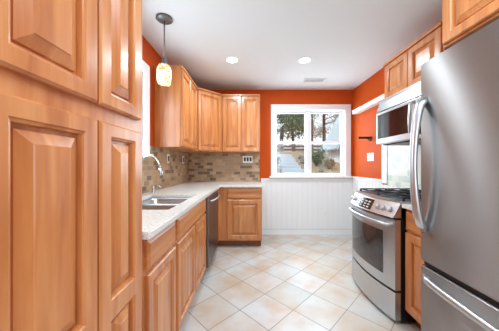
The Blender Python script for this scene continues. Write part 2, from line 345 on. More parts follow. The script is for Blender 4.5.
# end window (two double-hung units)
def window_unit(parent, x0, x1, z0, z1, zm, yb, mk):
    for nm, za, zb, off in (('upper_sash', zm - 0.02, z1, 0.03), ('lower_sash', z0, zm + 0.022, 0.0)):
        bm = NB(); f = 0.034; y0, y1 = yb + off, yb + off + 0.028
        for (a, b_, c, d_) in ((x0, x0 + f, za, zb), (x1 - f, x1, za, zb), (x0 + f, x1 - f, za, za + f), (x0 + f, x1 - f, zb - f, zb)): box(bm, a, b_, y0, y1, c, d_, 0.003, mk)
        o = obj(nm, bm, 'white', parent)
        bm = NB(); box(bm, x0 + f - 0.004, x1 - f + 0.004, y0 + 0.011, y0 + 0.016, za + f - 0.004, zb - f + 0.004, 0, mk); obj('pane', bm, 'glass', o)
def window(name, x0, x1, z0, z1, mull, mk, casing, sill, label):
    """local: x along wall, y outwards from the room face, z up"""
    root = bpy.data.objects.new(name, None); C.objects.link(root); root['kind'] = 'structure'; root['label'] = label
    bm = NB(); cl, cr_, ct = casing
    box(bm, x0 - cl, x0, -0.022, -0.0005, z0 - 0.0, z1 + ct, 0.004, mk); box(bm, x1, x1 + cr_, -0.022, -0.0005, z0, z1 + ct, 0.004, mk); box(bm, x0, x1, -0.022, -0.0005, z1, z1 + ct, 0.004, mk)
    obj('casing', bm, 'white', root)
    bm = NB(); j = 0.010
    box(bm, x0 + 0.0005, x0 + j, 0, 0.139, z0, z1, 0, mk); box(bm, x1 - j, x1 - 0.0005, 0, 0.139, z0, z1, 0, mk); box(bm, x0 + j, x1 - j, 0, 0.139, z1 - j, z1 - 0.0005, 0, mk); box(bm, x0 + j, x1 - j, 0, 0.139, z0 + 0.0005, z0 + j, 0, mk)
    obj('jamb', bm, 'white', root)
    ins0, ins1 = x0 + j, x1 - j
    if mull:
        bm = NB(); box(bm, mull - 0.022, mull + 0.022, 0.045, 0.138, z0 + j, z1 - j, 0.003, mk); obj('mullion', bm, 'white', root)
        spans = ((ins0, mull - 0.022), (mull + 0.022, ins1))
    else: spans = ((ins0, ins1),)
    for a, b_ in spans: window_unit(root, a, b_, z0 + j, z1 - j, (z0 + z1) / 2 + 0.012, 0.06, mk)
    bm = NB(); box(bm, x0 - sill[0], x1 + sill[1], -0.06, -0.001, z0 - 0.034, z0 - 0.001, 0.005, mk); obj('sill', bm, 'white', root)
    return root
window('window_1', WB[0], WB[1], WB[2], WB[3], 0.985, Matrix.Translation((0, D, 0)), (0.065, 0.09, 0.085), (0.09, 0.1), 'white twin double-hung window looking onto the yard')
mkL = Matrix(((0, -1, 0, XL), (1, 0, 0, 0), (0, 0, 1, 0), (0, 0, 0, 1)))     # local x -> world Y, local y -> world -X
window('window_2', WL[0], WL[1], WL[2], WL[3], None, mkL, (0.1, 0.11, 0.1), (0.11, 0.115), 'white window over the sink')

# ------------------------------------------------------------------ left run
XF = -0.45                                   # carcass face of the sink run
dL = XF - 0.02 - XL                          # carcass depth so that door fronts land on XF
def left_base(name, label, y0, y1, cat='base cabinet', open_top=False):
    r_ = thing(name, label, cat, (XL, (y0 + y1) / 2, 0), LEFT); base_body(r_, y1 - y0, dL, 0.858, open_top=open_top); return r_, y1 - y0
# pantry
p0, p1 = 0.30, 0.890
pr = thing('pantry_cabinet', 'tall maple pantry cabinet with four raised panel doors at the left', 'pantry cabinet', (XL, (p0 + p1) / 2, 0), LEFT)
dP = -0.43 - 0.02 - XL
bm = NB(); box(bm, -(p1 - p0) / 2, (p1 - p0) / 2, -dP, -0.025, 0.1, 2.3, 0.002); obj('cabinet_body', bm, 'wood', pr)
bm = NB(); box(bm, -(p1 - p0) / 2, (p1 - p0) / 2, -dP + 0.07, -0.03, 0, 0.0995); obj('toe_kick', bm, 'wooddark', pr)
pc = (p0 + p1) / 2
for (a, b_) in ((0.335, 0.608), (0.616, 0.846)):
    panel_front(pr, 'door', a - pc, b_ - pc, 1.345, 2.27, dP, 0.046, 0.04)
    panel_front(pr, 'door', a - pc, b_ - pc, 0.115, 1.298, dP, 0.046, 0.04, splits=(0.72,))
# drawer base, sink base
y_a, y_b, y_c, y_d, y_e = 0.897, 1.318, 2.19, 2.835, 3.0
r_, w_ = left_base('base_cabinet', 'maple base cabinet beside the pantry, one drawer above a door', y_a, y_b)
slab_front(r_, 'drawer', -w_ / 2 + 0.05, w_ / 2 - 0.022, 0.70, 0.835, dL); panel_front(r_, 'door', -w_ / 2 + 0.05, w_ / 2 - 0.022, 0.125, 0.682, dL)
r_, w_ = left_base('sink_base_cabinet', 'maple sink base cabinet with one long false drawer above two doors', y_b + 0.001, y_c, open_top=True)
slab_front(r_, 'false_drawer', -w_ / 2 + 0.02, w_ / 2 - 0.03, 0.70, 0.835, dL)
panel_front(r_, 'door', -w_ / 2 + 0.02, -0.012, 0.125, 0.682, dL); panel_front(r_, 'door', 0.008, w_ / 2 - 0.03, 0.125, 0.682, dL)
# dishwasher
r_ = thing('dishwasher', 'dark stainless dishwasher with a bar handle under the counter', 'dishwasher', (XL, (y_c + y_d) / 2, 0), LEFT); w_ = y_d - y_c
bm = NB(); box(bm, -w_ / 2 + 0.004, w_ / 2 - 0.004, -dL + 0.02, -0.02, 0.1, 0.855); obj('tub', bm, 'black', r_)
bm = NB(); box(bm, -w_ / 2 + 0.004, w_ / 2 - 0.004, -dL - 0.035, -dL + 0.018, 0.115, 0.85, 0.008); obj('door', bm, 'dwsteel', r_)
bm = NB(); box(bm, -w_ / 2 + 0.01, w_ / 2 - 0.01, -dL + 0.06, -0.02, 0.0, 0.0995); obj('toe_kick', bm, 'black', r_)
bm = NB(); n = 12
tube(bm, [(-0.26 + 0.52 * i / n, -dL - 0.04 - 0.04 * math.sin(PI * min(1, max(0, i / n))) ** 0.5, 0.79) for i in range(n + 1)], 0.011, 10); obj('handle', bm, 'steel', r_)
# corner base (end wall)
XE = 0.155
r_ = thing('corner_base_cabinet', 'maple corner base cabinet under the end wall counter, drawer over a single door', 'base cabinet', ((XL + XE) / 2, D, 0)); w_ = XE - XL
dB = 0.59
bm = NB(); cx = (XL + XE) / 2
poly = [(XL + 0.025 - cx, -(D - y_d) + 0.002), (XF - 0.03 - cx, -(D - y_d) + 0.002), (XF - 0.03 - cx, -dB), (XE - cx, -dB), (XE - cx, -0.025), (XL + 0.025 - cx, -0.025)]
prism(bm, poly, 0.1, 0.858); obj('cabinet_body', bm, 'wood', r_)
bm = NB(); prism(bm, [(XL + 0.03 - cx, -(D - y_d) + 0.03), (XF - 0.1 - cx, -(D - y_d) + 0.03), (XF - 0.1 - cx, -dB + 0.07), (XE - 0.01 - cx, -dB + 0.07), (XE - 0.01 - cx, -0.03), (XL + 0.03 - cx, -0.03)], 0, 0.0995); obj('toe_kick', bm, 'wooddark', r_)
bm = NB(); box(bm, XF - 0.03 - cx, XF - 0.004 - cx, -(D - y_d) + 0.003, -dB - 0.003, 0.1, 0.857, 0.002); obj('filler_strip', bm, 'wood', r_)
slab_front(r_, 'drawer', -0.335 - cx, XE - 0.012 - cx, 0.695, 0.835, dB); panel_front(r_, 'door', -0.335 - cx, XE - 0.012 - cx, 0.125, 0.678, dB, 0.05)

# counter with sink cut-out
XC = -0.425; YCF = D - 0.635; sx0, sx1, sy0, sy1 = -0.945, -0.52, 1.352, 2.05
xs = [XL + 0.0, sx0, sx1, XC, 0.175]; ys = [0.895, sy0, sy1, YCF, D - 0.0005]
bm = NB(); vv = {}
def gv(i, j):
    if (i, j) not in vv: vv[(i, j)] = bm.verts.new((xs[i], ys[j], 0.8595))
    return vv[(i, j)]
for i in range(4):
    for j in range(4):
        if i == 3 and j < 3: continue
        if i == 1 and j == 1: continue
        bm.faces.new((gv(i, j), gv(i + 1, j), gv(i + 1, j + 1), gv(i, j + 1)))
ex = bmesh.ops.extrude_face_region(bm, geom=bm.faces[:]); bmesh.ops.translate(bm, vec=(0, 0, 0.0305), verts=[g for g in ex['geom'] if isinstance(g, bmesh.types.BMVert)])
bmesh.ops.recalc_face_normals(bm, faces=bm.faces[:])
es = [e_ for e_ in bm.edges if len(e_.link_faces) == 2 and e_.calc_face_angle() > 0.5 and all(v_.co.z > 0.88 for v_ in e_.verts)]
bmesh.ops.bevel(bm, geom=es, offset=0.005, segments=2, affect='EDGES')
tag(obj('countertop', bm, 'granite'), 'speckled pale granite countertop turning the corner around the sink', 'countertop')
# sink
r_ = thing('kitchen_sink', 'stainless double bowl sink set under the granite counter', 'sink', ((sx0 + sx1) / 2, (sy0 + sy1) / 2, 0.70))
def bowl(x0, x1, y0, y1):
    bm = NB(); R = 0.06
    def rr(ins, z, rad):
        pts = []
        for cx_, cy_, a0 in ((x1 - ins - rad, y1 - ins - rad, 0), (x0 + ins + rad, y1 - ins - rad, PI / 2), (x0 + ins + rad, y0 + ins + rad, PI), (x1 - ins - rad, y0 + ins + rad, 3 * PI / 2)):
            for k in range(6): pts.append(bm.verts.new((cx_ + rad * math.cos(a0 + k * PI / 10), cy_ + rad * math.sin(a0 + k * PI / 10), z)))
        return pts
    L_ = [rr(-0.008, 0.158, R), rr(0.004, 0.158, R), rr(0.008, 0.15, R), rr(0.02, 0.02, R), rr(0.05, 0.0, 0.05)]
    for A, B in zip(L_, L_[1:]): ring(bm, A, B)
    bm.faces.new(L_[-1]); out = [rr(-0.008, 0.158, R), rr(-0.004, 0.14, R), rr(0.01, 0.01, R), rr(0.045, -0.012, 0.05)]
    for A, B in zip(out, out[1:]): ring(bm, A, B)
    bm.faces.new(out[-1]); bmesh.ops.remove_doubles(bm, verts=bm.verts, dist=1e-5)
    for f in bm.faces: f.smooth = True
    return bm
hx, hy = (sx1 - sx0) / 2, (sy1 - sy0) / 2
split = 1.72 - (sy0 + sy1) / 2
for a, b_ in ((-hy + 0.009, split - 0.014), (split + 0.014, hy - 0.009)):
    bo = obj('bowl', bowl(-hx + 0.009, hx - 0.009, a, b_), 'sink', r_)
    bm = NB(); lathe(bm, [(0, 0.006), (0.03, 0.006), (0.042, 0.003), (0.042, -0.001)], (0, (a + b_) / 2, 0.0)); obj('drain', bm, 'chrome', bo)
bm = NB(); box(bm, -hx + 0.02, hx - 0.02, split - 0.010, split + 0.010, 0.11, 0.157, 0.004); obj('divider', bm, 'sink', r_)
# faucet
r_ = thing('kitchen_faucet', 'chrome gooseneck faucet arching over the sink', 'faucet', (-0.985, 1.88, 0.89))
bm = NB(); lathe(bm, [(0, 0), (0.028, 0), (0.028, 0.006), (0.022, 0.012), (0.019, 0.05), (0.017, 0.055), (0, 0.055)]); obj('faucet_base', bm, 'chrome', r_)
bm = NB(); pts = [(0, 0, 0.05), (0, 0, 0.14)] + [(0.095 - 0.095 * math.cos(a), 0, 0.215 + 0.145 * math.sin(a)) for a in [PI * 0.93 * i / 14 for i in range(15)]]
tube(bm, pts, 0.0115, 12); obj('spout', bm, 'chrome', r_)
bm = NB(); e = Vector(pts[-1]); d_ = (e - Vector(pts[-2])).normalized(); tube(bm, [e - d_ * 0.005, e + d_ * 0.02, e + d_ * 0.055, e + d_ * 0.06], [0.013, 0.015, 0.016, 0.012], 12); obj('spray_head', bm, 'chrome', r_)
bm = NB(); tube(bm, [(0, 0, 0.04), (0, -0.03, 0.045), (0.01, -0.075, 0.075)], [0.01, 0.008, 0.006], 10); obj('lever', bm, 'chrome', r_)
r_ = thing('soap_dispenser', 'small chrome pump dispenser on the counter behind the sink', 'soap dispenser', (-0.985, 2.17, 0.89))
bm = NB(); lathe(bm, [(0, 0), (0.02, 0), (0.02, 0.008), (0.011, 0.014), (0.009, 0.06), (0.012, 0.062), (0.012, 0.078), (0, 0.08)]); obj('pump_body', bm, 'chrome', r_)
bm = NB(); tube(bm, [(0, 0, 0.07), (0.05, 0, 0.072), (0.075, 0, 0.055)], [0.007, 0.006, 0.005], 8); obj('nozzle', bm, 'chrome', r_)

# upper cabinets, left and end wall
UZ0, UZ1 = 1.37, 2.265; uy0, uy1 = 2.36, D - 0.61
def upper(name, label, loc, rot, w_, d, z0, z1, n, sw=0.042, fm=0.012):
    r_ = thing(name, label, 'wall cabinet', loc, rot); h = z1 - z0
    bm = NB(); box(bm, -w_ / 2, w_ / 2, -d, 0, 0, h, 0.002); obj('cabinet_body', bm, 'wood', r_)
    g = 0.004; ww = (w_ - 2 * fm - (n - 1) * g) / n
    for i in range(n):
        a = -w_ / 2 + fm + i * (ww + g); panel_front(r_, 'door', a, a + ww, 0.012, h - 0.03, d, sw, 0.048)
    bm = NB(); box(bm, -w_ / 2, w_ / 2, -d - 0.026, -d - 0.0005, h - 0.024, h, 0.004); obj('top_moulding', bm, 'woodh', r_)
    return r_
upper('wall_cabinet', 'maple wall cabinet nearest the pendant, its bare end panel facing out', (XL, (uy0 + uy1) / 2, UZ0), LEFT, uy1 - uy0 - 0.002, 0.285, UZ0, UZ1, 2)
r_ = thing('corner_wall_cabinet', 'maple diagonal corner wall cabinet with one door', 'wall cabinet', (XL, D, UZ0)); h = UZ1 - UZ0
bm = NB(); prism(bm, [(0, 0), (0, -0.61), (0.285, -0.61), (0.61, -0.285), (0.61, 0)], 0, h); obj('cabinet_body', bm, 'wood', r_)
mk = Matrix.Translation((0.4475, -0.4475, 0)) @ Matrix.Rotation(PI / 4, 4, 'Z'); L_ = 0.325 * math.sqrt(2)
panel_front(r_, 'door', -L_ / 2 + 0.028, L_ / 2 - 0.028, 0.012, h - 0.03, 0.0005, 0.042, 0.048, mtx=mk)
bm = NB(); box(bm, -L_ / 2 + 0.02, L_ / 2 - 0.02, -0.026, -0.0008, h - 0.024, h, 0.004, mk); obj('top_moulding', bm, 'woodh', r_)
upper('wall_cabinet', 'maple two door wall cabinet on the end wall left of the window', ((-0.449 + 0.14) / 2, D, UZ0), 0, 0.589, 0.285, UZ0, UZ1, 2)

# ------------------------------------------------------------------ right run
ry0, ry1 = 1.57, 2.25; rc = (ry0 + ry1) / 2
upper('wall_cabinet', 'maple two door wall cabinet directly above the microwave', (XR, 1.945, 1.85), RIGHT, 0.70, 0.285, 1.85, 2.24, 2, 0.05)
upper('wall_cabinet', 'deep maple wall cabinet above the refrigerator', (XR, 0.80, 1.855), RIGHT, 0.93, 0.59, 1.855, 2.32, 2, 0.055)
# microwave
r_ = thing('microwave', 'stainless over-the-range microwave with a dark window', 'microwave', (XR, rc + 0.02, 1.385), RIGHT); mw = 0.70
bm = NB(); box(bm, -mw / 2, mw / 2, -0.355, -0.012, 0.0, 0.464, 0.004); obj('casing', bm, 'steel', r_)
bm = NB(); t = bmesh.new(); a = [t.verts.new((x, y, z)) for x in (-mw / 2, mw / 2) for (y, z) in ((-0.356, 0.335), (-0.392, 0.335), (-0.345, 0.462), (-0.340, 0.462))]
t.faces.new(a[:4]); t.faces.new(a[4:])
for i in range(4): t.faces.new((a[i], a[(i + 1) % 4], a[4 + (i + 1) % 4], a[4 + i]))
join(bm, t); obj('vent_grille', bm, 'steel', r_)
bm = NB(); box(bm, -mw / 2, 0.205, -0.392, -0.3555, 0.004, 0.326, 0.006); dr = obj('door', bm, 'steel', r_)
bm = NB(); box(bm, -mw / 2 + 0.025, 0.145, -0.3955, -0.392, 0.055, 0.30, 0.001); obj('door_window', bm, 'glassblack', dr)
bm = NB(); tube(bm, [(0.178, -0.388, 0.03), (0.178, -0.425, 0.05), (0.178, -0.432, 0.165), (0.178, -0.425, 0.28), (0.178, -0.388, 0.30)], 0.011, 10); obj('handle', bm, 'steel', dr)
bm = NB(); box(bm, 0.209, mw / 2, -0.39, -0.3555, 0.004, 0.326, 0.005); cp = obj('control_panel', bm, 'steel', r_)
bm = NB(); box(bm, 0.23, mw / 2 - 0.02, -0.393, -0.39, 0.03, 0.30, 0.001); obj('keypad', bm, 'glassblack', cp)
bm = NB(); box(bm, -mw / 2 + 0.03, mw / 2 - 0.03, -0.34, -0.05, -0.012, -0.0005, 0.003); obj('underside_filter', bm, 'bronze', r_)

# range
rw = ry1 - ry0
r_ = thing('gas_range', 'stainless slide-in gas range with a bowed oven door', 'range', (XR - 0.012, rc, 0), RIGHT)
dR = XR - 0.012 - 1.075                      # flat ends of the front
def bowed(bm, x0, x1, yb, yf, bow, z0, z1, top_shift=0.0, n=16, bow_span=None):
    bs = bow_span or (x0, x1)
    def row(z, sh):
        pts = [(x1, yb), (x0, yb)]
        for i in range(n + 1):
            x = x0 + (x1 - x0) * i / n; u_ = (x - bs[0]) / (bs[1] - bs[0]); pts.append((x, yf - bow * (1 - (2 * u_ - 1) ** 2) + sh))
        return [bm.verts.new((x, y, z)) for x, y in pts]
    A, B = row(z0, 0), row(z1, top_shift); bm.faces.new(A); bm.faces.new(B); ring(bm, A, B)
    return bm
hw = rw / 2 - 0.003; BOW = 0.05; sp = (-hw, hw)
bm = NB(); box(bm, -hw, hw, -dR + 0.02, 0, 0.02, 0.875, 0.003); obj('oven_body', bm, 'black', r_)
for sx_ in (-1, 1):
    for yy in (-0.06, -dR + 0.08):
        bm = NB(); lathe(bm, [(0, 0), (0.018, 0), (0.018, 0.021), (0, 0.021)], (sx_ * (hw - 0.05), yy, 0), 12); obj('foot', bm, 'black', r_)
bm = NB(); bowed(bm, -hw, hw, -dR + 0.02, -dR - 0.02, BOW, 0.03, 0.232); obj('storage_drawer', bm, 'steel', r_)
bm = NB(); bowed(bm, -hw, hw, -dR + 0.02, -dR - 0.004, BOW, 0.232, 0.25); obj('drawer_gap', bm, 'gasket', r_)
bm = NB(); bowed(bm, -hw, hw, -dR + 0.02, -dR - 0.02, BOW, 0.25, 0.765); dr = obj('oven_door', bm, 'steel', r_)
bm = NB(); bowed(bm, -hw + 0.045, hw - 0.105, -dR - 0.01, -dR - 0.0235, BOW, 0.33, 0.66, bow_span=sp); obj('oven_window', bm, 'ovenglass', dr)
bm = NB(); n = 18; pts = []
for i in range(n + 1):
    u_ = -1 + 2 * i / n; pts.append((u_ * (hw - 0.02), -dR - 0.02 - BOW * (1 - u_ * u_) - (0.038 if 0 < i < n else 0.0), 0.725))
tube(bm, pts, 0.0125, 10); obj('door_handle', bm, 'steel', dr)
bm = NB(); bowed(bm, -hw, hw, -dR + 0.02, -dR - 0.006, BOW, 0.765, 0.782); obj('panel_gap', bm, 'gasket', r_)
SH = 0.055
bm = NB(); bowed(bm, -hw, hw, -dR + 0.1, -dR - 0.035, BOW, 0.782, 0.888, SH); cp = obj('control_panel', bm, 'steel', r_)
def on_panel(x, v):        # point + outward normal on the slanted panel
    bowx = BOW * (1 - (x / hw) ** 2); y = -dR - 0.035 - bowx + SH * v; z = 0.782 + 0.106 * v
    nrm = Vector((0, -0.106, SH)).normalized(); slope = 2 * BOW * x / hw ** 2
    nrm = Vector((-slope * -1 * -1 * 0.9, nrm.y, nrm.z)).normalized(); nrm.x = 2 * BOW * x / (hw * hw) * 0.9; nrm.normalize()
    return Vector((x, y, z)), nrm
def stick(bm, x, v, sxw, szh, th, bev=0.001):
    p, nn = on_panel(x, v); right = Vector((0, 0, 1)).cross(nn).normalized() * -1; upv = nn.cross(right).normalized() * -1
    if upv.z < 0: upv = -upv
    mk_ = Matrix(((right.x, nn.x, upv.x, p.x), (right.y, nn.y, upv.y, p.y), (right.z, nn.z, upv.z, p.z), (0, 0, 0, 1)))
    box(bm, -sxw / 2, sxw / 2, -0.004, th, -szh / 2, szh / 2, bev, mk_)
bm = NB(); bowed(bm, -0.17, 0.10, -dR - 0.0, -dR - 0.0375 + SH * 0.12, BOW, 0.782 + 0.106 * 0.12, 0.782 + 0.106 * 0.9, SH * 0.78, bow_span=sp); obj('display', bm, 'glassblack', cp)
for rr_ in range(3):
    for kk in range(5):
        bm = NB(); stick(bm, -0.15 + kk * 0.048 + 0.012 * (kk > 2), 0.26 + rr_ * 0.2, 0.026, 0.011, 0.0055, 0.0); obj('key', bm, 'lid', cp)

for x in (-0.29, -0.23, 0.165, 0.225, 0.285):
    p, nn = on_panel(x, 0.5); bm = NB(); tube(bm, [p - nn * 0.003, p + nn * 0.006, p + nn * 0.02, p + nn * 0.024], [0.022, 0.021, 0.018, 0.014], 18); obj('knob', bm, 'steel', cp)
bm = NB(); bowed(bm, -hw - 0.002, hw + 0.002, -0.0, -dR + 0.022, BOW, 0.8885, 0.9); obj('cooktop', bm, 'steel', r_)
bm = NB(); box(bm, -hw + 0.02, hw - 0.02, -dR + 0.05, -0.05, 0.9, 0.903, 0.001); obj('burner_tray', bm, 'black', r_)
for x in (-0.17, 0.17):
    for y in (-0.19, -0.45):
        bm = NB(); lathe(bm, [(0, 0.903), (0.05, 0.903), (0.048, 0.909), (0.038, 0.910), (0, 0.910)], (x, y, 0)); bu = obj('burner', bm, 'grey', r_)
        bm = NB(); lathe(bm, [(0, 0.9105), (0.034, 0.9105), (0.034, 0.915), (0.028, 0.9165), (0, 0.9165)], (x, y, 0)); obj('burner_cap', bm, 'iron', bu)
for x0 in (-hw + 0.025, 0.004):
    bm = NB(); x1 = x0 + hw - 0.03; y0, y1 = -dR + 0.06, -0.055; b_ = 0.007; z0, z1 = 0.918, 0.930
    for x in (x0, (x0 + x1) / 2, x1): box(bm, x - b_, x + b_, y0, y1, z0, z1, 0.003)
    for y in (y0, y0 + (y1 - y0) * 0.25, (y0 + y1) / 2, y0 + (y1 - y0) * 0.75, y1): box(bm, x0, x1, y - b_, y + b_, z0, z1, 0.003)
    for x in (x0, x1):
        for y in (y0, (y0 + y1) / 2, y1): box(bm, x - b_, x + b_, y - b_, y + b_, 0.902, z0 + 0.002)
    obj('grate', bm, 'iron', r_)

# base cabinet + counter between range and refrigerator
c0, c1 = 1.228, 1.566; XFR = 1.115
r_ = thing('base_cabinet', 'narrow maple base cabinet squeezed between the range and the refrigerator', 'base cabinet', (XR, (c0 + c1) / 2, 0), RIGHT); dC = XR - XFR - 0.02; w_ = c1 - c0
base_body(r_, w_, dC, 0.858)
slab_front(r_, 'drawer', -w_ / 2 + 0.006, w_ / 2 - 0.012, 0.70, 0.84, dC); panel_front(r_, 'door', -w_ / 2 + 0.006, w_ / 2 - 0.012, 0.12, 0.685, dC, 0.05)
bm = NB(); box(bm, XFR - 0.02, XR - 0.001, c0 + 0.0, c1 - 0.001, 0.8595, 0.89, 0.004); tag(obj('countertop', bm, 'granite'), 'short piece of granite countertop between range and refrigerator', 'countertop')

# refrigerator
fy0, fy1 = 0.305, 1.222; fw = fy1 - fy0
r_ = thing('refrigerator', 'tall stainless refrigerator with a bowed door handle over a freezer drawer', 'refrigerator', (XR - 0.02, (fy0 + fy1) / 2, 0), RIGHT)
dF = XR - 0.02 - 0.96; hw2 = fw / 2
bm = NB(); box(bm, -hw2 + 0.004, hw2 - 0.004, -dF + 0.075, 0, 0.02, 1.725, 0.005); obj('fridge_body', bm, 'grey', r_)
bm = NB(); box(bm, -hw2 + 0.02, hw2 - 0.02, -dF + 0.09, -0.03, 0, 0.0195); obj('base_grille', bm, 'black', r_)
def fdoor(z0, z1):
    bm = NB(); bowed(bm, -hw2, hw2, -dF + 0.072, -dF, 0.004, z0, z1)
    bmesh.ops.recalc_face_normals(bm, faces=bm.faces[:])
    es = [e_ for e_ in bm.edges if len(e_.link_faces) == 2 and e_.calc_face_angle() > 0.6]
    bmesh.ops.bevel(bm, geom=es, offset=0.008, segments=3, affect='EDGES'); return bm
dr = obj('door', fdoor(0.635, 1.74), 'fridge', r_)
bm = NB(); n = 24; pts = []; rad = []
for i in range(n + 1):
    u_ = i / n; b_ = math.sin(PI * u_) ** 0.42 * 0.066; pts.append((-hw2 + 0.033, -dF + 0.004 - b_, 0.815 + 0.715 * u_)); rad.append(0.020 + 0.007 * abs(2 * u_ - 1))
tube(bm, pts, rad, 14, flat=(0.75, 1.0), up=(0, 1, 0)); obj('handle', bm, 'steel', dr)
bm = NB(); box(bm, -hw2 + 0.006, hw2 - 0.006, -dF + 0.02, -dF + 0.07, 0.61, 0.634); obj('door_gap', bm, 'gasket', r_)
fz = obj('freezer_drawer', fdoor(0.06, 0.609), 'fridge', r_)
bm = NB(); pts = []; rad = []
for i in range(n + 1):
    u_ = i / n; b_ = math.sin(PI * u_) ** 0.45 * 0.055; pts.append((-hw2 + 0.035 + (fw - 0.07) * u_, -dF + 0.003 - b_, 0.55)); rad.append(0.016 + 0.004 * abs(2 * u_ - 1))
tube(bm, pts, rad, 14, flat=(1.0, 0.75)); obj('handle', bm, 'steel', fz)
bm = NB(); box(bm, -hw2 + 0.05, hw2 - 0.05, -dF + 0.1, -dF + 0.2, 1.7255, 1.738, 0.004); obj('hinge_cover', bm, 'grey', r_)

# white boxed ledge on the right wall
r_ = thing('wall_shelf', 'white boxed ledge high on the orange wall beside the microwave cabinet', 'shelf', (XR, 3.06, 1.985), RIGHT)
bm = NB(); box(bm, -0.40, 0.43, -0.09, -0.0005, 0, 0.045, 0.004); obj('shelf_box', bm, 'white', r_)
bm = NB(); box(bm, -0.405, 0.435, -0.097, -0.0005, 0.0455, 0.057, 0.003); obj('shelf_board', bm, 'white', r_)
# dark bracket arm on the right wall
r_ = thing('wall_bracket', 'dark bronze bracket arm sticking out of the orange wall above the switch plate', 'bracket', (XR, 3.08, 1.545), RIGHT)
bm = NB(); box(bm, -0.02, 0.02, -0.008, -0.0005, -0.03, 0.035, 0.003); obj('mounting_plate', bm, 'bronze', r_)
bm = NB(); box(bm, -0.014, 0.014, -0.185, -0.008, 0.0, 0.03, 0.004); obj('arm', bm, 'bronze', r_)
bm = NB(); tube(bm, [(0, -0.009, -0.022), (0, -0.03, -0.014), (0, -0.05, 0.004)], 0.008, 8); obj('brace', bm, 'bronze', r_)

# electrical plates
def plate(name, label, cat, loc, rot, w_, h_, gangs, pm='plastic', im='plastic', part='rocker', group=None, lab=None):
    r_ = thing(name, label, cat, loc, rot, group); bm = NB(); box(bm, -w_ / 2, w_ / 2, -0.006, -0.0003, -h_ / 2, h_ / 2, 0.002); obj('cover_plate', bm, pm, r_)
    for g in range(gangs):
        cx_ = (g - (gangs - 1) / 2) * (w_ - 0.02) / max(gangs, 1)
        bm = NB(); box(bm, cx_ - 0.0165, cx_ + 0.0165, -0.010, -0.006, -0.033, 0.033, 0.001); p_ = obj(part, bm, im, r_, label=lab)
        if part == 'socket':
            for dz in (-0.018, 0.018):
                bm = NB(); box(bm, cx_ - 0.009, cx_ - 0.006, -0.0105, -0.0098, dz - 0.005, dz + 0.005); box(bm, cx_ + 0.006, cx_ + 0.009, -0.0105, -0.0098, dz - 0.005, dz + 0.005); obj('slots', bm, 'darkplastic', p_)
plate('switch_plate', 'white double switch plate on the orange wall by the window', 'switch', (XR, 3.09, 1.285), RIGHT, 0.165, 0.115, 2)
plate('outlet', 'white outlet low on the white beadboard', 'outlet', (1.25, D - 0.0125, 0.36), 0, 0.072, 0.115, 1, part='socket')
plate('switch_plate', 'white plate with three dark switches on the end wall stone tile', 'switch', (-0.055, D - 0.0105, 1.265), 0, 0.165, 0.115, 3, im='darkplastic', lab='dark switch')
plate('outlet', 'dark outlet on the side wall tile nearer the sink', 'outlet', (XL + 0.0105, 2.72, 1.25), LEFT, 0.075, 0.118, 1, im='darkplastic', part='socket', lab='dark socket')
plate('outlet', 'dark outlet on the side wall tile next to the corner', 'outlet', (XL + 0.0105, 3.32, 1.25), LEFT, 0.075, 0.118, 1, im='darkplastic', part='socket', lab='dark socket')

# ceiling fixtures
def can(x, y, label):
    r_ = thing('recessed_light', label, 'ceiling light', (x, y, ZC), 0, 'recessed ceiling lights')
    bm = NB(); lathe(bm, [(0.062, -0.001), (0.064, -0.006), (0.084, -0.006), (0.088, -0.001)], seg=32); obj('trim_ring', bm, 'white', r_)
    bm = NB(); lathe(bm, [(0, -0.003), (0.063, -0.003), (0.063, -0.0008), (0, -0.0008)], seg=32); obj('lens', bm, 'can', r_)
    light('recessed_bulb', 'AREA', (x, y, ZC - 0.012), (0, 0, 0), 10, (0.77, 0.92, 1.0), shape='DISK', size=0.12)
can(-0.23, 2.60, 'round lit recessed ceiling light nearer the wall cabinets'); can(0.65, 2.60, 'round lit recessed ceiling light in front of the window')
r_ = thing('air_vent', 'white slatted air vent in the ceiling by the end wall', 'air vent', (0.945, 3.22, ZC))
bm = NB()
for a in ((-0.16, 0.16, -0.08, -0.065), (-0.16, 0.16, 0.065, 0.08), (-0.16, -0.145, -0.065, 0.065), (0.145, 0.16, -0.065, 0.065)): box(bm, *a, -0.009, -0.0005, 0.002)
obj('vent_frame', bm, 'white', r_)
bm = NB(); box(bm, -0.145, 0.145, -0.065, 0.065, -0.002, -0.0005); obj('vent_shade_sheet', bm, 'darkplastic', r_)  # thin dark sheet, its colour standing in for shade behind the slats
bm = NB()
for k in range(7): box(bm, -0.145, 0.145, -0.056 + k * 0.0175, -0.049 + k * 0.0175, -0.005, -0.003)
obj('slats', bm, 'white', r_)
# pendant
r_ = thing('pendant_light', 'small pendant lamp with a mottled amber glass shade over the sink', 'pendant light', (-0.75, 1.86, ZC))
bm = NB(); lathe(bm, [(0, -0.0005), (0.068, -0.0005), (0.07, -0.012), (0.06, -0.02), (0.02, -0.026), (0, -0.027)], seg=28); obj('canopy', bm, 'grey', r_)
bm = NB(); tube(bm, [(0, 0, -0.02), (0, 0, -0.355)], 0.006, 8); obj('rod', bm, 'grey', r_)
bm = NB(); lathe(bm, [(0, -0.345), (0.012, -0.345), (0.02, -0.355), (0.022, -0.392), (0.03, -0.396), (0.03, -0.402), (0, -0.402)]); obj('socket_cap', bm, 'grey', r_)
bm = NB(); lathe(bm, [(0.022, -0.402), (0.045, -0.41), (0.058, -0.44), (0.062, -0.48), (0.060, -0.53), (0.052, -0.565), (0.046, -0.572), (0.046, -0.568), (0.055, -0.53), (0.057, -0.48), (0.053, -0.442), (0.04, -0.414), (0.022, -0.406)]); obj('lamp_shade', bm, 'artglass', r_)
bm = NB(); lathe(bm, [(0, -0.402), (0.014, -0.41), (0.016, -0.43), (0.028, -0.47), (0.024, -0.5), (0, -0.512)]); obj('bulb', bm, 'can', r_)

